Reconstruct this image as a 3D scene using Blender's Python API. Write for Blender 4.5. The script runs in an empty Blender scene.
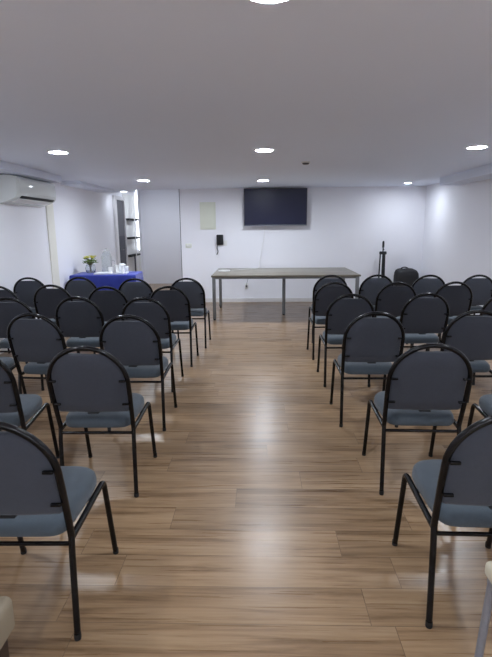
import bpy, bmesh, math, random
from mathutils import Vector, Matrix
random.seed(7)
sc = bpy.context.scene
C = sc.collection
PI = math.pi

# ------------------------------------------------------------------ camera
cam_d = bpy.data.cameras.new('camera'); cam = bpy.data.objects.new('camera', cam_d); C.objects.link(cam)
F_PX, HOR, YAW, ROLL, CH = 480.0, 228.0, math.radians(1.64), math.radians(0.55), 1.48
cam_d.sensor_fit = 'HORIZONTAL'; cam_d.sensor_width = 36.0; cam_d.lens = 36.0 * F_PX / 492.0
cam_d.clip_start = 0.02; cam_d.clip_end = 60
P = math.atan((328.5 - HOR) / F_PX)
fw = Vector((-math.sin(YAW) * math.cos(P), math.cos(YAW) * math.cos(P), -math.sin(P)))
rt = Vector((math.cos(YAW), math.sin(YAW), 0))
up = rt.cross(fw)
cx = rt * math.cos(ROLL) - up * math.sin(ROLL)
cy = rt * math.sin(ROLL) + up * math.cos(ROLL)
m = Matrix((cx, cy, -fw)).transposed().to_4x4(); m.translation = (0, 0, CH)
cam.matrix_world = m
sc.camera = cam

# ------------------------------------------------------------------ world, exposure, lamp strengths
w = bpy.data.worlds.new('world'); sc.world = w; w.use_nodes = True
w.node_tree.nodes['Background'].inputs[0].default_value = (0.8, 0.88, 1, 1)
w.node_tree.nodes['Background'].inputs[1].default_value = 0.05
sc.view_settings.view_transform = 'Standard'; sc.view_settings.look = 'None'
sc.view_settings.exposure = 1.75; sc.view_settings.gamma = 1.0
LAMP = 95.0
LAMP_COL = (0.84, 0.91, 1.0)
# x, y, relative power
LAMPS = [(-1.99, 4.97, 1.0), (0.056, 5.02, 1.0), (2.14, 5.03, 1.1),
         (-1.83, 7.9, 1.3), (0.066, 8.13, 1.5), (2.64, 8.93, 0.45),  # last one is added to light the front right wall
         (-1.95, 1.85, 0.6), (0.04, 1.74, 0.6), (2.1, 1.85, 0.6),
         (-1.6, -1.9, 2.4), (1.7, -1.9, 2.4), (0.05, -1.9, 2.4)]  # added unseen row behind the camera, its bounce lifts the ceiling

# ------------------------------------------------------------------ materials
def srgb(r, g, b):
    f = lambda c: (c / 255 / 12.92) if c / 255 <= 0.04045 else ((c / 255 + 0.055) / 1.055) ** 2.4
    return (f(r), f(g), f(b), 1)

def mat(name, col, rough=0.6, metal=0.0, noise=0.0, nscale=20, bump=0.0, bscale=200, spec=0.5, trans=0.0, emis=0.0, coat=0.0, sheen=0.0):
    mt = bpy.data.materials.new(name); mt.use_nodes = True
    nt = mt.node_tree; b = nt.nodes['Principled BSDF']
    b.inputs['Base Color'].default_value = col
    b.inputs['Roughness'].default_value = rough
    b.inputs['Metallic'].default_value = metal
    b.inputs['Specular IOR Level'].default_value = spec
    b.inputs['Transmission Weight'].default_value = trans
    b.inputs['Coat Weight'].default_value = coat
    b.inputs['Sheen Weight'].default_value = sheen
    if emis:
        b.inputs['Emission Color'].default_value = col
        b.inputs['Emission Strength'].default_value = emis
    tc = nt.nodes.new('ShaderNodeTexCoord')
    if noise:
        n = nt.nodes.new('ShaderNodeTexNoise'); n.inputs['Scale'].default_value = nscale; n.inputs['Detail'].default_value = 4
        nt.links.new(tc.outputs['Object'], n.inputs['Vector'])
        mx = nt.nodes.new('ShaderNodeMix'); mx.data_type = 'RGBA'
        mx.inputs[6].default_value = tuple(max(0, c * (1 - noise)) for c in col[:3]) + (1,)
        mx.inputs[7].default_value = tuple(min(1, c * (1 + noise)) for c in col[:3]) + (1,)
        nt.links.new(n.outputs['Fac'], mx.inputs[0]); nt.links.new(mx.outputs[2], b.inputs['Base Color'])
    if bump:
        n2 = nt.nodes.new('ShaderNodeTexNoise'); n2.inputs['Scale'].default_value = bscale; n2.inputs['Detail'].default_value = 2
        nt.links.new(tc.outputs['Object'], n2.inputs['Vector'])
        bp = nt.nodes.new('ShaderNodeBump'); bp.inputs['Strength'].default_value = bump; bp.inputs['Distance'].default_value = 0.002
        nt.links.new(n2.outputs['Fac'], bp.inputs['Height']); nt.links.new(bp.outputs['Normal'], b.inputs['Normal'])
    return mt

def lamp_mat(name, strength):
    mt = bpy.data.materials.new(name); mt.use_nodes = True
    nt = mt.node_tree; b = nt.nodes['Principled BSDF']
    b.inputs['Base Color'].default_value = (0.8, 0.8, 0.8, 1)
    b.inputs['Emission Color'].default_value = LAMP_COL + (1,)
    b.inputs['Emission Strength'].default_value = strength
    return mt

M = {}
M['wall'] = mat('white_wall_paint', srgb(240, 240, 246), 0.55, noise=0.015, nscale=1.5, bump=0.15, bscale=60)
M['ceiling'] = mat('ceiling_paint', srgb(232, 239, 254), 0.8, noise=0.02, nscale=0.8)
M['white'] = mat('white_plastic', srgb(232, 232, 230), 0.35, noise=0.01, nscale=5)
M['gloss_white'] = mat('glossy_white_plastic', srgb(224, 228, 226), 0.12, noise=0.01, nscale=3)
M['black_gloss'] = mat('black_lacquered_tube', srgb(9, 9, 12), 0.22, noise=0.1, nscale=30, spec=0.3)
M['black'] = mat('black_plastic', srgb(10, 10, 15), 0.6, noise=0.1, nscale=30)
M['slot'] = mat('dark_slot', srgb(14, 15, 18), 0.7, noise=0.1)
M['rubber'] = mat('rubber_foot', srgb(16, 15, 15), 0.8, noise=0.1)
M['back_fabric'] = mat('charcoal_back_fabric', srgb(53, 57, 67), 0.85, noise=0.14, nscale=60, bump=0.5, bscale=900, sheen=0.15)
M['seat_fabric'] = mat('toplit_seat_fabric', srgb(64, 74, 83), 0.9, noise=0.14, nscale=60, bump=0.5, bscale=900, sheen=0.2)  # lighter and bluer than the backs: overhead light put into the seat colour
M['screen'] = mat('dark_screen_glass', srgb(24, 28, 56), 0.3, noise=0.03, nscale=2, spec=0.3)
M['bezel'] = mat('screen_bezel', srgb(26, 27, 34), 0.4, noise=0.05)
M['bezel_grey'] = mat('grey_bezel_strip', srgb(120, 124, 134), 0.35, metal=0.3, noise=0.05)
M['aluminium'] = mat('aluminium_leg', srgb(120, 122, 124), 0.45, metal=0.35, noise=0.05, nscale=10)
M['cloth_blue'] = mat('royal_blue_cloth', srgb(42, 58, 156), 0.8, noise=0.1, nscale=8, bump=0.3, bscale=300, sheen=0.2)
M['cream'] = mat('cream_panel_cover', srgb(226, 229, 214), 0.5, noise=0.02, nscale=8)
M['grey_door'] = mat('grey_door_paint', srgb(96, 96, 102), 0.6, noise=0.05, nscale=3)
M['grey_dark'] = mat('dark_grey_kick_plate', srgb(70, 70, 78), 0.6, noise=0.05, nscale=3)
M['frame_beige'] = mat('pale_door_frame', srgb(222, 220, 222), 0.5, noise=0.03, nscale=4)
M['beige_uph'] = mat('beige_upholstery', srgb(140, 128, 108), 0.75, noise=0.06, nscale=15, bump=0.3, bscale=400)
M['cream_uph'] = mat('cream_upholstery', srgb(204, 196, 174), 0.6, noise=0.05, nscale=15, bump=0.2, bscale=300)
M['dark_wood'] = mat('dark_wood_leg', srgb(48, 34, 28), 0.5, noise=0.2, nscale=12)
M['grey_metal'] = mat('worn_grey_metal_leg', srgb(140, 142, 150), 0.45, metal=0.4, noise=0.18, nscale=60)
M['green'] = mat('leaf_green', srgb(92, 118, 48), 0.6, noise=0.25, nscale=40)
M['yellow'] = mat('yellow_petal', srgb(214, 208, 70), 0.6, noise=0.12, nscale=50)
M['glass'] = mat('clear_glass', (0.93, 0.96, 0.97, 1), 0.05, trans=0.92)
M['stems'] = mat('stem_brown_green', srgb(110, 104, 70), 0.7, noise=0.25, nscale=30)
M['paper'] = mat('white_paper', srgb(236, 238, 240), 0.7, noise=0.01)
M['shade_white'] = mat('white_cup', srgb(240, 240, 240), 0.35, noise=0.01)
M['led'] = lamp_mat('led_strip_light', 1.6)
M['pilaster'] = mat('pale_yellow_paint', srgb(232, 230, 220), 0.6, noise=0.02)
M['base'] = mat('baseboard_paint', srgb(222, 220, 220), 0.4, noise=0.02)

def wood_floor():
    mt = bpy.data.materials.new('oak_plank_floor'); mt.use_nodes = True
    nt = mt.node_tree; N = nt.nodes; L = nt.links; b = N['Principled BSDF']
    tc = N.new('ShaderNodeTexCoord')
    br = N.new('ShaderNodeTexBrick')
    br.offset = 0.0; br.offset_frequency = 2; br.squash = 1
    br.inputs['Scale'].default_value = 1.0
    br.inputs['Brick Width'].default_value = 1.21; br.inputs['Row Height'].default_value = 0.195
    br.inputs['Mortar Size'].default_value = 0.0016; br.inputs['Mortar Smooth'].default_value = 0.2
    br.inputs['Color1'].default_value = (0, 0, 0, 1); br.inputs['Color2'].default_value = (1, 1, 1, 1); br.inputs['Mortar'].default_value = (0.5, 0.5, 0.5, 1)
    br.inputs['Bias'].default_value = 0.0
    sp = N.new('ShaderNodeSeparateXYZ'); L.new(tc.outputs['Object'], sp.inputs[0])
    dv = N.new('ShaderNodeMath'); dv.operation = 'DIVIDE'; dv.inputs[1].default_value = 0.195; L.new(sp.outputs[1], dv.inputs[0])
    fl = N.new('ShaderNodeMath'); fl.operation = 'FLOOR'; L.new(dv.outputs[0], fl.inputs[0])
    wn = N.new('ShaderNodeTexWhiteNoise'); wn.noise_dimensions = '1D'; L.new(fl.outputs[0], wn.inputs['W'])
    ma = N.new('ShaderNodeMath'); ma.operation = 'MULTIPLY_ADD'; ma.inputs[1].default_value = 1.21; L.new(wn.outputs['Value'], ma.inputs[0]); L.new(sp.outputs[0], ma.inputs[2])
    cb = N.new('ShaderNodeCombineXYZ'); L.new(ma.outputs[0], cb.inputs[0]); L.new(sp.outputs[1], cb.inputs[1])
    L.new(cb.outputs[0], br.inputs['Vector'])
    # plank offset shifts the grain
    sep = N.new('ShaderNodeSeparateColor'); L.new(br.outputs['Color'], sep.inputs[0])
    off = N.new('ShaderNodeCombineXYZ'); mul = N.new('ShaderNodeMath'); mul.operation = 'MULTIPLY'; mul.inputs[1].default_value = 13.0
    L.new(sep.outputs[0], mul.inputs[0]); L.new(mul.outputs[0], off.inputs[0]); L.new(mul.outputs[0], off.inputs[2])
    add = N.new('ShaderNodeVectorMath'); add.operation = 'ADD'; L.new(tc.outputs['Object'], add.inputs[0]); L.new(off.outputs[0], add.inputs[1])
    mp = N.new('ShaderNodeMapping'); mp.inputs['Scale'].default_value = (0.9, 11, 1); L.new(add.outputs[0], mp.inputs['Vector'])
    g1 = N.new('ShaderNodeTexNoise'); g1.inputs['Scale'].default_value = 1.6; g1.inputs['Detail'].default_value = 8; g1.inputs['Roughness'].default_value = 0.62; g1.inputs['Distortion'].default_value = 0.5
    L.new(mp.outputs[0], g1.inputs['Vector'])
    mp2 = N.new('ShaderNodeMapping'); mp2.inputs['Scale'].default_value = (2.2, 70, 1); L.new(add.outputs[0], mp2.inputs['Vector'])
    g2 = N.new('ShaderNodeTexNoise'); g2.inputs['Scale'].default_value = 1.0; g2.inputs['Detail'].default_value = 4
    L.new(mp2.outputs[0], g2.inputs['Vector'])
    cr = N.new('ShaderNodeValToRGB'); e = cr.color_ramp
    e.elements[0].position = 0.28; e.elements[0].color = srgb(*FLOOR[0])
    e.elements[1].position = 0.75; e.elements[1].color = srgb(*FLOOR[2])
    k = e.elements.new(0.5); k.color = srgb(*FLOOR[1])
    L.new(g1.outputs['Fac'], cr.inputs[0])
    mx = N.new('ShaderNodeMix'); mx.data_type = 'RGBA'; mx.blend_type = 'MULTIPLY'; mx.inputs[0].default_value = 0.42
    L.new(cr.outputs[0], mx.inputs[6])
    c2 = N.new('ShaderNodeValToRGB'); c2.color_ramp.elements[0].position = 0.3; c2.color_ramp.elements[0].color = (0.45, 0.4, 0.36, 1); c2.color_ramp.elements[1].position = 0.62
    L.new(g2.outputs['Fac'], c2.inputs[0]); L.new(c2.outputs[0], mx.inputs[7])
    # per plank tone
    tone = N.new('ShaderNodeMapRange'); tone.inputs[3].default_value = 0.86; tone.inputs[4].default_value = 1.08; L.new(sep.outputs[0], tone.inputs[0])
    mx2 = N.new('ShaderNodeVectorMath'); mx2.operation = 'SCALE'; L.new(mx.outputs[2], mx2.inputs[0]); L.new(tone.outputs[0], mx2.inputs['Scale'])
    mx3 = N.new('ShaderNodeMix'); mx3.data_type = 'RGBA'; mx3.inputs[7].default_value = srgb(92, 74, 58)
    fm = N.new('ShaderNodeMath'); fm.operation = 'MULTIPLY'; fm.inputs[1].default_value = 0.7; L.new(br.outputs['Fac'], fm.inputs[0])
    L.new(fm.outputs[0], mx3.inputs[0]); L.new(mx2.outputs[0], mx3.inputs[6]); L.new(mx3.outputs[2], b.inputs['Base Color'])
    rr = N.new('ShaderNodeMapRange'); rr.inputs[3].default_value = 0.20; rr.inputs[4].default_value = 0.40; L.new(g2.outputs['Fac'], rr.inputs[0]); L.new(rr.outputs[0], b.inputs['Roughness'])
    b.inputs['Specular IOR Level'].default_value = 0.5
    bp = N.new('ShaderNodeBump'); bp.inputs['Strength'].default_value = 0.12; bp.inputs['Distance'].default_value = 0.003
    L.new(g2.outputs['Fac'], bp.inputs['Height']); L.new(bp.outputs[0], b.inputs['Normal'])
    return mt
FLOOR = ((112, 86, 60), (158, 129, 98), (180, 153, 121))
M['floor'] = wood_floor()

def table_wood():
    mt = bpy.data.materials.new('grey_oak_laminate'); mt.use_nodes = True
    nt = mt.node_tree; N = nt.nodes; L = nt.links; b = N['Principled BSDF']
    tc = N.new('ShaderNodeTexCoord'); mp = N.new('ShaderNodeMapping'); mp.inputs['Scale'].default_value = (1.2, 22, 22)
    L.new(tc.outputs['Object'], mp.inputs['Vector'])
    n = N.new('ShaderNodeTexNoise'); n.inputs['Scale'].default_value = 1.4; n.inputs['Detail'].default_value = 6; L.new(mp.outputs[0], n.inputs['Vector'])
    cr = N.new('ShaderNodeValToRGB'); cr.color_ramp.elements[0].position = 0.3; cr.color_ramp.elements[0].color = srgb(96, 90, 80); cr.color_ramp.elements[1].position = 0.7; cr.color_ramp.elements[1].color = srgb(140, 134, 120)
    L.new(n.outputs['Fac'], cr.inputs[0]); L.new(cr.outputs[0], b.inputs['Base Color']); b.inputs['Roughness'].default_value = 0.38
    return mt
M['table_wood'] = table_wood()

# ------------------------------------------------------------------ mesh helpers
def obj(name, bm, m, parent=None, smooth=True, angle=40):
    me = bpy.data.meshes.new(name)
    bmesh.ops.recalc_face_normals(bm, faces=bm.faces[:])
    if smooth:
        for f in bm.faces: f.smooth = True
        for e in bm.edges:
            if len(e.link_faces) == 2 and e.calc_face_angle(0) > math.radians(angle): e.smooth = False
    bm.to_mesh(me); bm.free(); me.materials.append(m)
    o = bpy.data.objects.new(name, me); C.objects.link(o)
    if parent: o.parent = parent
    return o

def box(x0, x1, y0, y1, z0, z1, bm=None, bevel=0.0, seg=2, M4=None):
    t = bmesh.new()
    bmesh.ops.create_cube(t, size=1)
    for v in t.verts:
        v.co = Vector(((x0 + x1) / 2 + v.co.x * (x1 - x0), (y0 + y1) / 2 + v.co.y * (y1 - y0), (z0 + z1) / 2 + v.co.z * (z1 - z0)))
    if bevel: bmesh.ops.bevel(t, geom=t.edges[:], offset=bevel, segments=seg, profile=0.5, affect='EDGES')
    if M4 is not None: bmesh.ops.transform(t, matrix=M4, verts=t.verts[:])
    return merge(bm, t)

def merge(bm, t):
    if bm is None: return t
    me = bpy.data.meshes.new('tmp'); t.to_mesh(me); t.free(); bm.from_mesh(me); bpy.data.meshes.remove(me)
    return bm

def smooth_path(pts, n=6):
    pts = [Vector(p) for p in pts]; out = []
    for i in range(len(pts) - 1):
        p0 = pts[max(i - 1, 0)]; p1 = pts[i]; p2 = pts[i + 1]; p3 = pts[min(i + 2, len(pts) - 1)]
        for k in range(n):
            t = k / n
            out.append(0.5 * ((2 * p1) + (p2 - p0) * t + (2 * p0 - 5 * p1 + 4 * p2 - p3) * t * t + (-p0 + 3 * p1 - 3 * p2 + p3) * t ** 3))
    out.append(pts[-1]); return out

def bend_path(pts, r, n=5):
    """polyline with rounded corners of radius ~r"""
    pts = [Vector(p) for p in pts]; out = [pts[0]]
    for i in range(1, len(pts) - 1):
        a, b, c = pts[i - 1], pts[i], pts[i + 1]
        d1 = (a - b); d2 = (c - b); rr = min(r, d1.length / 2.1, d2.length / 2.1)
        s = b + d1.normalized() * rr; e = b + d2.normalized() * rr
        for k in range(n + 1):
            t = k / n; out.append(s * (1 - t) ** 2 + b * 2 * t * (1 - t) + e * t * t)
    out.append(pts[-1]); return out

def tube(pts, r, bm=None, seg=10, cap=True, closed=False):
    t = bmesh.new(); pts = [Vector(p) for p in pts]; n = len(pts)
    rings = []; prev = None
    for i, p in enumerate(pts):
        if closed: d = (pts[(i + 1) % n] - pts[i - 1])
        else: d = pts[min(i + 1, n - 1)] - pts[max(i - 1, 0)]
        d.normalize()
        if prev is None:
            a = Vector((0, 0, 1)) if abs(d.z) < 0.9 else Vector((1, 0, 0))
            u = d.cross(a).normalized()
        else:
            u = (prev - d * prev.dot(d)).normalized()
        prev = u; v = d.cross(u)
        rad = r[i] if isinstance(r, (list, tuple)) else r
        rings.append([t.verts.new(p + (u * math.cos(2 * PI * k / seg) + v * math.sin(2 * PI * k / seg)) * rad) for k in range(seg)])
    m_ = n if closed else n - 1
    for i in range(m_):
        a, b = rings[i], rings[(i + 1) % n]
        for k in range(seg): t.faces.new((a[k], a[(k + 1) % seg], b[(k + 1) % seg], b[k]))
    if cap and not closed:
        t.faces.new(rings[0][::-1]); t.faces.new(rings[-1])
    return merge(bm, t)

def lathe(prof, bm=None, seg=24, loc=(0, 0, 0)):
    t = bmesh.new(); loc = Vector(loc); rings = []
    for r, z in prof:
        if r < 1e-5: rings.append([t.verts.new(loc + Vector((0, 0, z)))])
        else: rings.append([t.verts.new(loc + Vector((r * math.cos(2 * PI * k / seg), r * math.sin(2 * PI * k / seg), z))) for k in range(seg)])
    for a, b in zip(rings, rings[1:]):
        for k in range(seg):
            k2 = (k + 1) % seg
            if len(a) == 1 and len(b) == 1: continue
            if len(a) == 1: t.faces.new((a[0], b[k2], b[k]))
            elif len(b) == 1: t.faces.new((a[k], a[k2], b[0]))
            else: t.faces.new((a[k], a[k2], b[k2], b[k]))
    return merge(bm, t)

def loft(rings, bm=None):
    """closed rings of equal length, capped at both ends"""
    t = bmesh.new(); R = [[t.verts.new(p) for p in r] for r in rings]; n = len(R[0])
    for a, b in zip(R, R[1:]):
        for k in range(n): t.faces.new((a[k], a[(k + 1) % n], b[(k + 1) % n], b[k]))
    t.faces.new(R[0][::-1]); t.faces.new(R[-1])
    return merge(bm, t)

def thing(name, label, cat, loc=(0, 0, 0), rotz=0, group=None):
    o = bpy.data.objects.new(name, None); C.objects.link(o)
    o.location = loc; o.rotation_euler = (0, 0, rotz); o.empty_display_size = 0.1
    return tag(o, label, cat, group)
def tag(o, label, cat, group=None):
    o['label'] = label; o['category'] = cat
    if group: o['group'] = group
    return o
def struct(name, bm, m, parent=None):
    o = obj(name, bm, m, parent, smooth=False)
    if not parent: o['kind'] = 'structure'
    return o
def copy_tree(o, parent=None):
    c = o.copy(); C.objects.link(c); c.parent = parent
    for ch in list(o.children): copy_tree(ch, c)
    return c

# ------------------------------------------------------------------ room shell
XL, XR, YF, YB, YA, ZC = -3.17, 3.23, 9.7, -3.0, 13.15, 2.24
AX = -1.555      # left end of the front wall, where the alcove opens
ZA = 2.62        # alcove ceiling
struct('floor', box(XL - 0.1, XR + 0.1, YB - 0.1, YA + 0.1, -0.1, 0), M['floor'])
struct('ceiling', box(XL - 0.1, XR + 0.1, YB - 0.1, YF, ZC, ZC + 0.1), M['ceiling'])
struct('ceiling_alcove', box(XL - 0.1, 0.2, YF, YA + 0.1, ZA, ZA + 0.1), M['ceiling'])
struct('trim_1', box(XL, AX, YF, YF + 0.12, ZC, ZA), M['ceiling'])            # header over the alcove opening
struct('wall_front', box(AX, XR + 0.1, YF, YF + 0.12, 0, ZA), M['wall'])
struct('wall_alcove', box(AX + 0.9, AX + 1.0, YF + 0.12, YA, 0, ZA), M['wall'])
struct('wall_alcove_end', box(XL, AX + 1.0, YA, YA + 0.1, 0, ZA), M['wall'])
struct('wall_left', box(XL - 0.1, XL, YB, YA + 0.1, 0, ZA), M['wall'])
struct('wall_right', box(XR, XR + 0.1, YB, YF, 0, ZC), M['wall'])
struct('wall_back', box(XL, XR, YB - 0.1, YB, 0, ZC), M['wall'])
struct('trim_2', box(XL, -2.86, YB, 7.18, 2.15, ZC), M['ceiling'])             # boxed beams along the side walls
struct('trim_3', box(2.9, XR, YB, 8.1, 2.12, ZC), M['ceiling'])
struct('trim_4', box(XL, -2.85, 7.9, YF, 2.19, ZC), M['ceiling'])
#struct('trim_5', box(2.75, XR, 8.9, YF, 2.17, ZC), M['ceiling'])
struct('trim_6', box(XL, -2.66, YF + 0.12, 10.7, 2.26, ZA), M['ceiling'])       # low soffit inside the alcove
struct('baseboard_front', box(AX, XR, YF - 0.014, YF, 0, 0.08, bevel=0.003), M['base'])
struct('baseboard_right', box(XR - 0.014, XR, YB, YF - 0.014, 0, 0.08, bevel=0.003), M['base'])
struct('baseboard_left', box(XL, XL + 0.014, YB, 10.6, 0, 0.08, bevel=0.003), M['base'])
struct('trim_shade', box(AX - 0.012, AX, YF - 0.002, YF + 0.12, 0, ZC), M['grey_door'])   # dark strip standing in for the shadow line at the alcove opening
# shallow pilaster on the left wall just past the air conditioner
struct('trim_7', box(XL, XL + 0.018, 7.26, 7.5, 0.0, 2.15), M['pilaster'])

# grey door with its pale frame, in the left wall beyond the room
d = obj('door_1', box(XL - 0.005, XL + 0.03, 10.80, 11.36, 0.01, 2.12, bevel=0.004), M['grey_door'], smooth=False); d['kind'] = 'structure'
bm = box(XL, XL + 0.05, 10.66, 10.80, 0, 2.2); box(XL, XL + 0.06, 11.36, 11.42, 0, 2.2, bm); box(XL, XL + 0.05, 10.80, 11.36, 2.12, 2.2, bm)
obj('door_frame', bm, M['frame_beige'], d, smooth=False)
obj('kick_plate', box(XL + 0.03, XL + 0.038, 10.9, 11.33, 0.1, 1.33), M['grey_dark'], d, smooth=False)
obj('door_handle', tube(bend_path([(XL + 0.03, 10.95, 1.02), (XL + 0.08, 10.95, 1.02), (XL + 0.08, 11.06, 1.02)], 0.01), 0.008), M['aluminium'], d)

# ------------------------------------------------------------------ ceiling downlights
def downlight(x, y, power, label, z=ZC, r=0.085):
    t = thing('ceiling_downlight', label, 'ceiling light', (x, y, z), 0, 'round white ceiling downlights')
    obj('trim_ring', lathe([(r, -0.004), (r + 0.004, -0.012), (r + 0.018, -0.008), (r + 0.022, -0.0005), (r, -0.0005)], seg=32), M['white'], t)
    obj('diffuser', lathe([(0, -0.010), (r * 0.7, -0.0095), (r, -0.006), (r, -0.001), (0, -0.001)], seg=32), lamp_mat('downlight_glow', LAMP * power), t)
LL = ['lit round downlight in the ceiling above the left block of chairs',
      'lit round downlight in the ceiling midway down the centre aisle',
      'lit round downlight in the ceiling above the right block of chairs',
      'lit round downlight in the ceiling in front of the alcove opening',
      'lit round downlight in the ceiling close before the wall screen', 'small added downlight in the ceiling, lighting the wall by the right corner',
      'lit round downlight near the camera, over the left chairs', 'lit round downlight over the aisle, at the top edge of the photo',
      'lit round downlight near the camera, over the right chairs', 'added unseen bright downlight behind the camera on the left',
      'added unseen bright downlight behind the camera on the right', 'added unseen bright downlight behind the camera in the middle']
for (x, y, p_), lb in zip(LAMPS, LL):
    if lb: downlight(x, y, p_ * (2.4 if 'right corner' in lb else 1), lb, ZC, 0.055 if 'right corner' in lb else 0.085)
downlight(-2.2, 11.6, 0.95, 'added hidden downlight in the alcove ceiling behind the header', ZA)  # added to brighten the alcove, hidden by the header
downlight(-2.85, 10.42, 0.12, 'small lit round downlight in the soffit above the grey door', 2.26, 0.075)

t = thing('smoke_detector', 'small white round detector on the ceiling between aisle light and screen', 'smoke detector', (0.555, 5.98, ZC))
obj('base', lathe([(0, -0.001), (0.052, -0.001), (0.054, -0.01), (0.05, -0.014), (0, -0.014)]), M['white'], t)
obj('sensor_ring', lathe([(0.03, -0.014), (0.04, -0.0145), (0.038, -0.026), (0.03, -0.03), (0, -0.031), (0, -0.014)]), M['grey_door'], t)

# ------------------------------------------------------------------ banquet chairs
def lean(z):  # y of the back plane at height z
    return 0.045 - 0.255 * (z - 0.42)
def arch_pt(a, rx, rz, zc):
    return (rx * math.cos(a), zc + rz * math.sin(a))

def make_chair():
    t = thing('banquet_chair', 'x', 'chair')
    # seat cushion
    out = []
    n = 48
    for k in range(n):
        a = 2 * PI * k / n; c, s = math.cos(a), math.sin(a)
        ex = 0.42 if s > 0 else 0.25
        X = math.copysign(abs(c) ** ex, c); Y = math.copysign(abs(s) ** (0.62 if s > 0 else 0.3), s)
        yy = 0.245 + Y * 0.215
        hw = 0.186 + 0.019 * (yy / 0.46)
        out.append((X * hw, yy))
    layers = [(0.97, 0.405), (1.0, 0.418), (1.0, 0.436), (0.985, 0.452), (0.94, 0.464), (0.85, 0.471), (0.6, 0.476), (0.25, 0.478)]
    rings = [[Vector((x * s, 0.245 + (y - 0.245) * s, z)) for x, y in out] for s, z in layers]
    obj('seat', loft(rings), M['seat_fabric'], t)
    # backrest pad: straight bottom, curved top slightly lower than the arch
    outl = []
    zb, zs, hw = 0.505, 0.70, 0.196
    for k in range(9): outl.append((-hw + 2 * hw * k / 8 * 1.0, zb))
    outl[0] = (-hw + 0.012, zb); outl[-1] = (hw - 0.012, zb)
    for k in range(1, 4): outl.append((hw - 0.012 * (1 - k / 3), zb + 0.012 * k / 3))
    for k in range(1, 5): outl.append((hw, zb + 0.012 + (zs - zb - 0.012) * k / 5))
    for k in range(25):
        a = PI * k / 24
        x, z = arch_pt(a, hw, 0.176, zs)
        cap = 0.854 - 0.30 * x * x
        outl.append((x, min(z, cap)))
    for k in range(1, 5): outl.append((-hw, zs + (zb + 0.012 - zs) * k / 5))
    for k in range(1, 3): outl.append((-hw + 0.012 * k / 3 * 0.6, zb + 0.012 - 0.012 * k / 3))
    cz = 0.68
    def pad(s, off):
        r = []
        for x, z in outl:
            X = x * s; Z = cz + (z - cz) * s
            r.append(Vector((X, lean(Z) + off + 0.010 * (X / hw) ** 2, Z)))
        return r
    obj('backrest', loft([pad(0.6, -0.017), pad(0.93, -0.016), pad(0.985, -0.012), pad(1.0, -0.004), pad(1.0, 0.004), pad(0.96, 0.014), pad(0.88, 0.022), pad(0.5, 0.030)]), M['back_fabric'], t)
    # small dark pull notch at the bottom edge and four side clips
    obj('staple_tab', box(-0.03, 0.03, lean(0.503) - 0.02, lean(0.503) + 0.012, 0.499, 0.508, bevel=0.002), M['slot'], t)
    for sx in (-1, 1):
        for z in (0.56, 0.70):
            obj('side_clip', box(sx * 0.184 - 0.018, sx * 0.184 + 0.018, lean(z) - 0.025, lean(z) - 0.012, z - 0.006, z + 0.006, bevel=0.003), M['black_gloss'], t)
    # arch frame
    R = 0.0128; pts = []
    AW = 0.2095
    pts.append((-0.203, lean(0.40), 0.40))
    pts.append((-0.206, lean(0.50), 0.50)); pts.append((-AW + 0.001, lean(0.60), 0.60))
    for k in range(0, 25):
        a = PI - PI * k / 24
        x, z = arch_pt(a, AW - 0.0005, 0.202, 0.685)
        pts.append((x, lean(z), z))
    pts.append((AW - 0.001, lean(0.60), 0.60)); pts.append((0.206, lean(0.50), 0.50)); pts.append((0.203, lean(0.40), 0.40))
    obj('back_frame', tube(pts, R, seg=12), M['black_gloss'], t)
    for sx in (-1, 1):
        # rear leg
        lg = obj('leg', tube([(sx * 0.203, lean(0.40) + 0.002, 0.425), (sx * 0.205, 0.036, 0.33), (sx * 0.207, 0.012, 0.015)], 0.012, seg=12), M['black_gloss'], t)
        obj('rubber_foot', lathe([(0, 0), (0.0122, 0), (0.0132, 0.004), (0.0132, 0.024), (0.012, 0.025)], seg=12, loc=(sx * 0.2073, 0.011, 0)), M['rubber'], lg)
        # front leg bends back into the side rail under the seat
        lg = obj('leg', tube(bend_path([(sx * 0.208, 0.33, 0.408), (sx * 0.212, 0.405, 0.418), (sx * 0.216, 0.487, 0.015)], 0.05, 6), 0.012, seg=12), M['black_gloss'], t)
        obj('rubber_foot', lathe([(0, 0), (0.0122, 0), (0.0132, 0.004), (0.0132, 0.024), (0.012, 0.025)], seg=12, loc=(sx * 0.2163, 0.489, 0)), M['rubber'], lg)
        obj('side_rail', tube([(sx * 0.203, lean(0.40) + 0.004, 0.392), (sx * 0.205, 0.18, 0.398), (sx * 0.208, 0.335, 0.4085)], 0.012, seg=12), M['black_gloss'], t)
    obj('stretcher', tube([(-0.2, 0.045, 0.372), (0.2, 0.045, 0.372)], 0.0085), M['black_gloss'], t)
    obj('cross_bar', tube([(-0.206, 0.30, 0.394), (0.206, 0.30, 0.394)], 0.009), M['black_gloss'], t)
    return t

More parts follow.
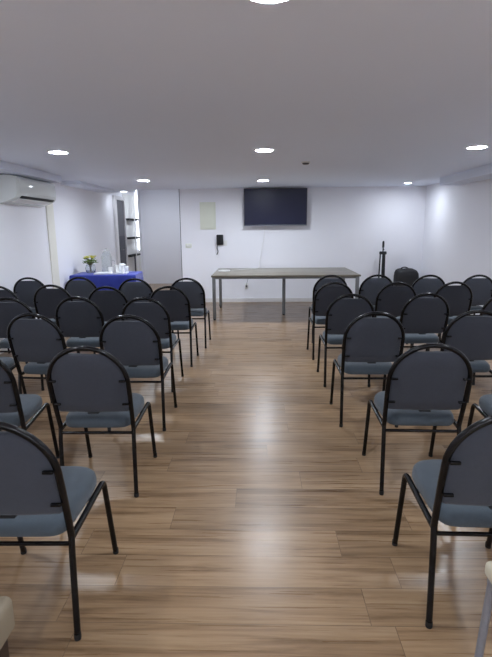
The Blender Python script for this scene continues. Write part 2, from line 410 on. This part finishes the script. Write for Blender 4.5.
# side, row, seat-from-aisle, x, y of rear feet, rotation in degrees
ROWS = {0: 'nearest row', 1: 'second nearest row', 2: 'third nearest row',
        3: 'fourth nearest row', 4: 'second farthest row', 5: 'farthest row'}
COLS = {1: 'first seat beside the aisle', 2: 'second seat from the aisle', 3: 'third seat from the aisle', 4: 'fourth seat from the aisle'}
CH_ = [
 ('right', 0, 1, 0.842, 1.545, -1.5), ('right', 1, 1, 0.892, 2.465, -1.5), ('right', 2, 1, 0.822, 3.41, -0.5), ('right', 3, 1, 0.825, 4.345, 0), ('right', 4, 1, 0.82, 5.30, 1), ('right', 5, 1, 0.90, 6.1, 0),
 ('right', 1, 2, 1.505, 2.40, -2), ('right', 2, 2, 1.553, 3.46, -1), ('right', 3, 2, 1.51, 4.38, 1), ('right', 4, 2, 1.495, 5.26, -2), ('right', 5, 2, 1.478, 6.1, 1),
 ('right', 3, 3, 2.24, 4.4, -2), ('right', 4, 3, 2.105, 5.27, 3), ('right', 5, 3, 2.1, 6.03, -1), ('right', 5, 4, 2.68, 6.0, 1),
 ('left', 0, 1, -0.882, 1.47, 1.0), ('left', 1, 1, -0.905, 2.43, 0.5), ('left', 2, 1, -0.922, 3.33, 0.5), ('left', 3, 1, -1.012, 4.2, -1), ('left', 4, 1, -0.95, 5.02, 0), ('left', 5, 1, -0.885, 5.85, 0),
 ('left', 1, 2, -1.51, 2.4, 5), ('left', 2, 2, -1.64, 3.42, -5), ('left', 3, 2, -1.635, 4.27, 0), ('left', 4, 2, -1.605, 5.03, -1), ('left', 5, 2, -1.515, 5.84, 1),
 ('left', 2, 3, -2.16, 3.3, 2), ('left', 3, 3, -2.25, 4.24, 2), ('left', 4, 3, -2.275, 5.22, 1), ('left', 5, 3, -2.27, 6.06, -1),
 ('left', 4, 4, -2.84, 5.15, 2), ('left', 5, 4, -2.92, 6.05, 2)]
proto = make_chair()
for i, (side, row, col, x, y, rz) in enumerate(CH_):
    o = proto if i == 0 else copy_tree(proto)
    o.location = (x, y, 0); o.rotation_euler = (0, 0, math.radians(rz))
    o['label'] = 'dark chair, %s of the %s block, %s' % (COLS[col], side, ROWS[row])
    o['group'] = 'dark banquet chairs in rows, %s block' % side

# ------------------------------------------------------------------ the two pale chairs at the bottom corners
def rounded_seat(x0, x1, y0, y1, z0, z1, b):
    return box(x0, x1, y0, y1, z0, z1, bevel=b, seg=4)
t = thing('upholstered_chair', 'beige upholstered seat with dark wooden legs at the bottom left corner', 'chair', (-1.0, 0.715, 0))
obj('seat', rounded_seat(-0.26, 0.285, -0.06, 0.475, 0.335, 0.448, 0.022), M['beige_uph'], t)
obj('backrest', rounded_seat(-0.25, 0.25, -0.12, -0.03, 0.40, 0.86, 0.03), M['beige_uph'], t)
for sx in (-1, 1):
    for yy in (-0.02, 0.44):
        obj('leg', loft([[Vector((sx * 0.235 + a * 0.014 + .02, yy - .02 + b * 0.014, 0)) for a, b in ((-1, -1), (1, -1), (1, 1), (-1, 1))],
                         [Vector((sx * 0.225 + a * 0.022 + .02, yy - .02 + b * 0.022, 0.33)) for a, b in ((-1, -1), (1, -1), (1, 1), (-1, 1))]]), M['dark_wood'], t, smooth=False)
t = thing('cushioned_chair', 'cream cushioned chair with worn grey metal legs at the bottom right corner', 'chair', (0.938, 0.86, 0))
obj('seat', rounded_seat(-0.235, 0.235, -0.01, 0.49, 0.40, 0.455, 0.018), M['cream_uph'], t)
obj('seat_frame', box(-0.225, 0.225, 0.0, 0.48, 0.375, 0.40, bevel=0.004), M['grey_metal'], t)
obj('backrest', rounded_seat(-0.22, 0.22, -0.08, -0.04, 0.58, 0.86, 0.018), M['cream_uph'], t)
for sx in (-1, 1):
    obj('leg', tube([(sx * 0.215, 0.465, 0.385), (sx * 0.232, 0.475, 0.0)], 0.0125, seg=12), M['grey_metal'], t)
    obj('leg', tube([(sx * 0.215, -0.055, 0.86), (sx * 0.215, 0.01, 0.39), (sx * 0.222, 0.0, 0.0)], 0.0125, seg=12), M['grey_metal'], t)

# ------------------------------------------------------------------ conference table
TX0, TX1, TY0, TY1, TZ = -0.775, 1.62, 7.70, 9.15, 0.735
t = thing('conference_table', 'long table with grey-brown wood top and square grey metal legs', 'table', (0, 0, 0))
obj('tabletop', box(TX0, TX1, TY0, TY1, TZ - 0.028, TZ, bevel=0.003), M['table_wood'], t)
def sq(x, y, z0, z1, h=0.026): return box(x - h, x + h, y - h, y + h, z0, z1, bevel=0.003)
for x, y in ((TX0 + 0.04, TY0 + 0.05), (TX0 + 0.04, TY1 - 0.12), (TX1 - 0.045, TY0 + 0.05), (TX1 - 0.045, TY1 - 0.12), (0.42, 8.2)):
    l = obj('leg', sq(x, y, 0.02, TZ - 0.03), M['aluminium'], t)
    obj('foot_cap', lathe([(0, 0), (0.02, 0), (0.02, 0.02), (0, 0.02)], seg=16, loc=(x, y, 0)), M['black'], l)
bm = box(TX0 + 0.06, TX1 - 0.06, TY0 + 0.035, TY0 + 0.065, TZ - 0.06, TZ - 0.029)
box(TX0 + 0.06, TX1 - 0.06, TY1 - 0.135, TY1 - 0.105, TZ - 0.06, TZ - 0.029, bm)
box(TX0 + 0.025, TX0 + 0.055, TY0 + 0.07, TY1 - 0.14, TZ - 0.06, TZ - 0.029, bm)
box(TX1 - 0.06, TX1 - 0.03, TY0 + 0.07, TY1 - 0.14, TZ - 0.06, TZ - 0.029, bm)
box(0.405, 0.435, TY0 + 0.066, TY1 - 0.136, TZ - 0.06, TZ - 0.029, bm)
obj('under_frame', bm, M['aluminium'], t, smooth=False)

# cable from the screen down onto the table, coiled at the table's left end
cab = tube(smooth_path([(0.12, 9.625, 1.56), (0.115, 9.60, 1.46), (0.085, 9.56, 1.25), (0.05, 9.5, 1.08), (0.03, 9.4, 0.93), (0.0, 9.25, 0.80), (-0.01, 9.12, TZ + 0.010), (-0.1, 8.9, TZ + 0.008), (-0.35, 8.72, TZ + 0.008), (-0.50, 8.6, TZ + 0.008)], 6), 0.004, seg=6)
tag(obj('screen_cable', cab, M['white']), 'thin pale cable hanging from the wall screen down to the table', 'cable')
pts = [(-0.62 + (0.10 + 0.006 * math.sin(k)) * math.cos(2 * PI * k / 20), 8.5 + 0.10 * math.sin(2 * PI * k / 20), TZ + 0.006 + 0.004 * (k // 20)) for k in range(61)]
tag(obj('coiled_cable', tube(pts, 0.005, seg=6), M['white']), 'thin pale cable coiled on the left end of the long table', 'cable')

# ------------------------------------------------------------------ wall screen
t = thing('television', 'large dark flat screen mounted high on the white front wall', 'television', (0.3165, 9.55, 1.865), 0)
t.rotation_euler = (math.radians(3.0), 0, 0)
obj('screen', box(-0.597, 0.597, -0.032, -0.028, -0.325, 0.342), M['screen'], t, smooth=False)
obj('casing', box(-0.606, 0.606, -0.028, 0.02, -0.347, 0.352, bevel=0.006), M['bezel'], t)
obj('bottom_strip', box(-0.6, 0.6, -0.034, -0.026, -0.347, -0.328, bevel=0.002), M['bezel_grey'], t)
obj('wall_bracket', box(-0.2, 0.2, 0.02, 0.105, -0.15, 0.15, bevel=0.004), M['black'], t)

# ------------------------------------------------------------------ small fittings on the front wall
t = thing('breaker_panel', 'cream rectangular breaker panel cover on the wall left of the screen', 'electrical panel', (-1.01, YF, 1.72))
obj('frame', box(-0.155, 0.155, -0.016, -0.0005, -0.262, 0.262, bevel=0.004), M['cream'], t)
bm = box(-0.135, 0.135, -0.024, -0.016, -0.243, 0.243, bevel=0.003)
for k in range(7): box(-0.10, 0.10, -0.027, -0.023, -0.2 + k * 0.065, -0.185 + k * 0.065, bm)
obj('door', bm, M['cream'], t)
t = thing('wall_phone', 'small black wall intercom with dangling cord below the breaker panel', 'intercom', (-0.78, YF, 1.255))
obj('body', box(-0.06, 0.065, -0.05, -0.0005, -0.10, 0.10, bevel=0.008), M['black'], t)
obj('handset', box(-0.062, -0.022, -0.085, -0.051, -0.092, 0.096, bevel=0.01), M['black'], t)
obj('cord', tube(smooth_path([(-0.045, -0.05, -0.085), (-0.055, -0.05, -0.16), (-0.04, -0.045, -0.23), (-0.065, -0.04, -0.29)], 6), 0.009, seg=8), M['black'], t)
t = thing('cable_plate', 'small white plate beside the black wall intercom', 'wall plate', (-0.675, YF, 1.19))
obj('plate', box(-0.035, 0.04, -0.008, -0.0005, -0.05, 0.05, bevel=0.003), M['white'], t)
t = thing('light_switch', 'white light switch plate near the left end of the front wall', 'light switch', (-1.41, YF, 1.145))
obj('plate', box(-0.06, 0.06, -0.009, -0.0005, -0.04, 0.04, bevel=0.003), M['cream'], t)
for x in (-0.03, 0.0, 0.03): obj('rocker', box(x - 0.011, x + 0.011, -0.014, -0.009, -0.02, 0.02, bevel=0.002), M['white'], t)
t = thing('wall_outlet', 'white wall outlet with a plugged-in lead, seen beneath the long table', 'outlet', (-0.26, YF, 0.33))
obj('plate', box(-0.035, 0.035, -0.009, -0.0005, -0.055, 0.055, bevel=0.003), M['white'], t)
obj('plug', box(-0.017, 0.017, -0.05, -0.009, -0.02, 0.02, bevel=0.005), M['grey_door'], t)
obj('lead', tube(smooth_path([(0, -0.045, 0.0), (0.01, -0.06, 0.06), (0.03, -0.05, 0.14), (0.05, -0.03, 0.24)], 5), 0.004, seg=6), M['grey_door'], t)

# ------------------------------------------------------------------ folded stand and black bag in the far right corner
t = thing('folded_stand', 'tall slim black folded tripod stand leaning upright at the front wall', 'stand', (2.40, 9.48, 0))
obj('centre_pole', tube([(0, 0, 0.05), (0, 0, 1.13)], 0.012), M['black'], t)
obj('top_grip', lathe([(0, 1.08), (0.016, 1.08), (0.022, 1.10), (0.022, 1.19), (0.014, 1.21), (0, 1.21)], seg=12), M['black'], t)
obj('collar', lathe([(0.0, 0.955), (0.066, 0.955), (0.07, 0.965), (0.07, 1.0), (0.064, 1.01), (0, 1.01)], seg=16), M['black'], t)
for k in range(3):
    a = PI + k * 2 * PI / 3
    c, s = math.cos(a), math.sin(a)
    obj('leg', tube([(0.05 * c, 0.05 * s, 0.96), (0.06 * c, 0.06 * s, 0.4), (0.085 * c, 0.085 * s, 0.013)], 0.013), M['black'], t)
obj('knob', tube([(0.0, -0.02, 1.05), (0.0, -0.05, 1.05)], 0.012), M['black'], t)

t = thing('equipment_bag', 'bulky black bag with a rounded top in the right corner of the front wall', 'bag', (2.85, 9.40, 0))
def bagring(z, sx, sy, sk=0.0):
    r = []
    for k in range(28):
        a = 2 * PI * k / 28; c, s = math.cos(a), math.sin(a)
        r.append(Vector((math.copysign(abs(c) ** 0.45, c) * sx + sk, math.copysign(abs(s) ** 0.5, s) * sy, z + (0.012 * math.sin(3 * a) if z > 0.3 else 0))))
    return r
obj('body', loft([bagring(0.0, 0.2, 0.12), bagring(0.03, 0.222, 0.14), bagring(0.3, 0.228, 0.15), bagring(0.52, 0.226, 0.145), bagring(0.60, 0.218, 0.13), bagring(0.645, 0.195, 0.10, -0.005), bagring(0.672, 0.14, 0.06, -0.02), bagring(0.682, 0.06, 0.03, -0.03)]), M['black'], t)
obj('top_handle', tube(smooth_path([(-0.12, 0, 0.665), (-0.09, 0, 0.70), (-0.03, 0, 0.71), (0.02, 0, 0.69), (0.04, 0, 0.665)], 5), 0.011, seg=8), M['black'], t)
obj('front_pocket', box(-0.17, 0.17, -0.185, -0.12, 0.06, 0.36, bevel=0.025, seg=3), M['black'], t)

# ------------------------------------------------------------------ air conditioner on the left wall
AY0, AY1 = 5.98, 7.12
t = thing('air_conditioner', 'white split air conditioner high on the left wall under the beam', 'air conditioner', (XL, 0, 0))
def acprof(y, s=1.0, dx=0.0):
    pr = [(0.0, 2.145), (0.12, 2.145), (0.18, 2.14), (0.22, 2.122), (0.238, 2.085), (0.243, 2.02), (0.240, 1.93), (0.230, 1.895), (0.21, 1.872), (0.15, 1.845), (0.08, 1.82), (0.0, 1.80)]
    return [Vector((0.001 + x * s, y, 1.985 + (z - 1.985) * (0.5 + s / 2))) for x, z in pr]
obj('body', loft([acprof(AY0, 0.93), acprof(AY0 + 0.02, 0.985), acprof(AY0 + 0.05), acprof(AY1 - 0.05), acprof(AY1 - 0.02, 0.985), acprof(AY1, 0.93)]), M['gloss_white'], t)
obj('front_panel', box(0.239, 0.247, AY0 + 0.06, AY1 - 0.06, 1.93, 2.09, bevel=0.003), M['gloss_white'], t)
obj('air_outlet', loft([[Vector((x, y, z)) for x, z in ((0.222, 1.884), (0.2385, 1.896), (0.240, 1.888), (0.214, 1.868), (0.205, 1.868))] for y in (AY0 + 0.09, AY1 - 0.09)]), M['slot'], t, smooth=False)
obj('louvre', loft([[Vector((x, y, z)) for x, z in ((0.105, 1.828), (0.195, 1.864), (0.20, 1.858), (0.11, 1.820))] for y in (AY0 + 0.1, AY1 - 0.1)]), M['white'], t, smooth=False)

# ------------------------------------------------------------------ blue-covered side table
BT = Matrix.Translation((-2.565, 8.07, 0)) @ Matrix.Rotation(math.radians(3.5), 4, 'Z')
L2, W2, BZ = 0.522, 0.32, 0.745
t = thing('side_table', 'side table hidden under the royal blue cloth', 'table', BT.translation, math.radians(3.5))
obj('tabletop', box(-L2, L2, -W2, W2, BZ - 0.03, BZ, bevel=0.003), M['white'], t)
for sx in (-1, 1):
    for sy in (-1, 1):
        obj('leg', tube([(sx * (L2 - 0.06), sy * (W2 - 0.06), 0), (sx * (L2 - 0.06), sy * (W2 - 0.06), BZ - 0.03)], 0.015), M['grey_metal'], t)
def ringpts(ex, z, fold, n=120, sag=0.0):
    r = []; per = [(-L2 - ex, -W2 - ex), (L2 + ex, -W2 - ex), (L2 + ex, W2 + ex), (-L2 - ex, W2 + ex)]
    tot = [2 * (L2 + ex), 2 * (W2 + ex)] * 2
    for e in range(4):
        a = Vector(per[e]); b = Vector(per[(e + 1) % 4]); nn = n // 4; nrm = Vector(((b - a).y, -(b - a).x)).normalized()
        for k in range(nn):
            tt = k / nn; p = a.lerp(b, tt)
            wv = math.sin(tt * 2 * PI * (5 if e % 2 == 0 else 4) + e) * 0.6 + math.sin(tt * 2 * PI * 9 + 2 * e) * 0.4
            edge = min(1, min(tt, 1 - tt) * 6)
            p = p + nrm * (fold * wv * edge + fold * 0.2 * edge)
            r.append(Vector((p.x, p.y, z)))
    return r
tb = bmesh.new()
rings = [ringpts(-0.25, BZ + 0.0065, 0), ringpts(-0.01, BZ + 0.0065, 0), ringpts(0.004, BZ + 0.004, 0), ringpts(0.009, BZ - 0.012, 0.0), ringpts(0.014, BZ - 0.1, 0.005), ringpts(0.02, 0.45, 0.014), ringpts(0.026, 0.2, 0.02), ringpts(0.03, 0.03, 0.024)]
RR = [[tb.verts.new(p) for p in r] for r in rings]
for a, b in zip(RR, RR[1:]):
    for k in range(len(a)): tb.faces.new((a[k], a[(k + 1) % len(a)], b[(k + 1) % len(a)], b[k]))
tb.faces.new(RR[0])
cl = obj('tablecloth', tb, M['cloth_blue'], angle=80); cl.location = BT.translation; cl.rotation_euler = (0, 0, math.radians(3.5))
tag(cl, 'royal blue cloth draped over the side table by the left wall', 'tablecloth')
sm = cl.modifiers.new('thick', 'SOLIDIFY'); sm.thickness = 0.003; sm.offset = 1
TZ2 = BZ + 0.0105
def on(x, y): v = BT @ Vector((x, y, TZ2)); return v

p = on(-0.31, 0.12)
t = thing('glass_vase', 'small round glass vase with flower stems, left on the blue cloth', 'vase', p); t.scale = (1.25,) * 3
obj('bowl', lathe([(0, 0), (0.05, 0), (0.065, 0.02), (0.07, 0.06), (0.06, 0.10), (0.05, 0.115), (0.046, 0.115), (0.056, 0.098), (0.065, 0.06), (0.06, 0.022), (0.045, 0.008), (0, 0.008)]), M['glass'], t)
t = thing('flower_bouquet', 'bunch of yellow flowers with green leaves standing in the glass vase', 'flowers', p + Vector((0, 0, 0.014))); t.scale = (1.2,) * 3
bm = None
for k in range(16):
    a = k * 2.4; r = 0.02 + 0.05 * ((k * 37) % 16) / 16
    bm = tube([(0.25 * r * math.cos(a + 2), 0.25 * r * math.sin(a + 2), 0.0), (0.3 * r * math.cos(a), 0.3 * r * math.sin(a), 0.09), (1.1 * r * math.cos(a), 1.1 * r * math.sin(a), 0.17)], 0.0035, bm, seg=6)
obj('stems', bm, M['stems'], t)
bm = None
for k in range(44):
    a = k * 2.399; r = 0.035 + 0.06 * random.random(); z = 0.125 + 0.07 * random.random()
    mt_ = Matrix.Translation((r * math.cos(a), r * math.sin(a), z)) @ Matrix.Rotation(a, 4, 'Z') @ Matrix.Rotation(-0.5 + random.random(), 4, 'Y') @ Matrix.Diagonal((0.035, 0.016, 0.004, 1))
    q = bmesh.new(); bmesh.ops.create_icosphere(q, subdivisions=2, radius=1); bmesh.ops.transform(q, matrix=mt_, verts=q.verts[:]); bm = merge(bm, q)
obj('leaves', bm, M['green'], t)
for k in range(12):
    a = k * 2.399 + 0.4; r = 0.02 + 0.065 * math.sqrt((k + 0.5) / 12)
    bm = None
    c0 = Vector((r * math.cos(a), r * math.sin(a), 0.205 - 2.5 * r * r + 0.012 * (k % 3)))
    for j in range(8):
        b_ = j * PI / 4
        mt_ = Matrix.Translation(c0) @ Matrix.Rotation(b_, 4, 'Z') @ Matrix.Translation((0.014, 0, 0.004)) @ Matrix.Rotation(-0.5, 4, 'Y') @ Matrix.Diagonal((0.015, 0.009, 0.005, 1))
        q = bmesh.new(); bmesh.ops.create_icosphere(q, subdivisions=1, radius=1); bmesh.ops.transform(q, matrix=mt_, verts=q.verts[:]); bm = merge(bm, q)
    obj('blossom', bm, M['yellow'], t)

p = on(-0.05, 0.2)
t = thing('glass_jug', 'tall clear glass drink dispenser at the rear of the blue table', 'jug', p)
obj('jar', lathe([(0, 0), (0.075, 0), (0.085, 0.015), (0.088, 0.05), (0.088, 0.26), (0.07, 0.32), (0.058, 0.345), (0.054, 0.345), (0.066, 0.318), (0.083, 0.258), (0.083, 0.05), (0.078, 0.018), (0, 0.012)]), M['glass'], t)
obj('lid', lathe([(0, 0.346), (0.062, 0.346), (0.064, 0.36), (0.05, 0.375), (0.015, 0.38), (0.018, 0.40), (0, 0.405)]), M['glass'], t)
obj('handle', tube(smooth_path([(0.086, 0, 0.20), (0.13, 0, 0.19), (0.135, 0, 0.12), (0.088, 0, 0.08)], 6), 0.007, seg=8), M['glass'], t)

p = on(0.10, -0.12)
t = thing('serving_tray', 'flat white tray at the front middle of the blue table', 'tray', p, math.radians(6))
bm = box(-0.26, 0.26, -0.15, 0.15, 0, 0.006, bevel=0.002)
for a in ((-0.26, 0.26, -0.15, -0.142), (-0.26, 0.26, 0.142, 0.15), (-0.26, -0.252, -0.142, 0.142), (0.252, 0.26, -0.142, 0.142)): box(*a, 0.005, 0.022, bm)
obj('tray_plate', bm, M['paper'], t)
cuplab = ['stack of white cups on the rear edge of the white tray', 'shorter stack of white cups in the middle of the white tray', 'stack of white cups at the right end of the white tray']
for (x, y, n_), lb in zip(((0.17, 0.0, 3), (0.08, -0.10, 2), (0.28, -0.06, 3)), cuplab):
    q = on(x, y) + Vector((0, 0, 0.0065))
    t = thing('cup_stack', lb, 'cups', q, 0, 'white cup stacks on the blue table')
    for k in range(n_):
        obj('cup', lathe([(0, 0), (0.026, 0), (0.036, 0.075), (0.039, 0.078), (0.034, 0.078), (0.024, 0.006), (0, 0.004)], seg=20, loc=(0, 0, 0.024 * k)), M['shade_white'], t)
q = on(0.22, 0.16)
t = thing('napkin_box', 'small white box behind the cups on the blue table', 'box', q, 0.2)
obj('carton', box(-0.10, 0.10, -0.06, 0.06, 0, 0.10, bevel=0.006), M['paper'], t)
obj('tissue', loft([[Vector((0.05 * math.cos(a) * s, 0.02 * math.sin(a) * s, z)) for a in [k * PI / 6 for k in range(12)]] for s, z in ((1, 0.10), (1.3, 0.125), (0.6, 0.15))]), M['paper'], t)

# ------------------------------------------------------------------ alcove: wall shelves and light profile
t = thing('wall_shelf_unit', 'three short dark shelves on pale uprights on the alcove wall', 'shelf', (XL, 0, 0))
obj('back_panel', box(0.001, 0.012, 11.45, 12.5, 0.4, 2.3, bevel=0.002), M['white'], t)
for z in (1.71, 1.27, 0.85):
    obj('shelf', box(0.013, 0.12, 11.5, 12.4, z - 0.025, z + 0.02, bevel=0.003), M['slot'], t)
for y in (11.95,): obj('upright', box(0.121, 0.135, y - 0.02, y + 0.02, 0.1 if y < 12 else 0.4, 2.25), M['white'], t)
obj('lower_post', box(0.05, 0.08, 12.02, 12.06, 0.0, 0.83), M['grey_dark'], t)
t = thing('led_profile_light', 'tall thin glowing white light strip standing at the alcove corner', 'strip light', (XL, 12.66, 0))
obj('housing', box(0.001, 0.05, -0.03, 0.03, 0.0, 2.58, bevel=0.003), M['white'], t)
obj('diffuser', box(0.03, 0.055, -0.045, -0.031, 0.95, 2.56, bevel=0.002), M['led'], t)
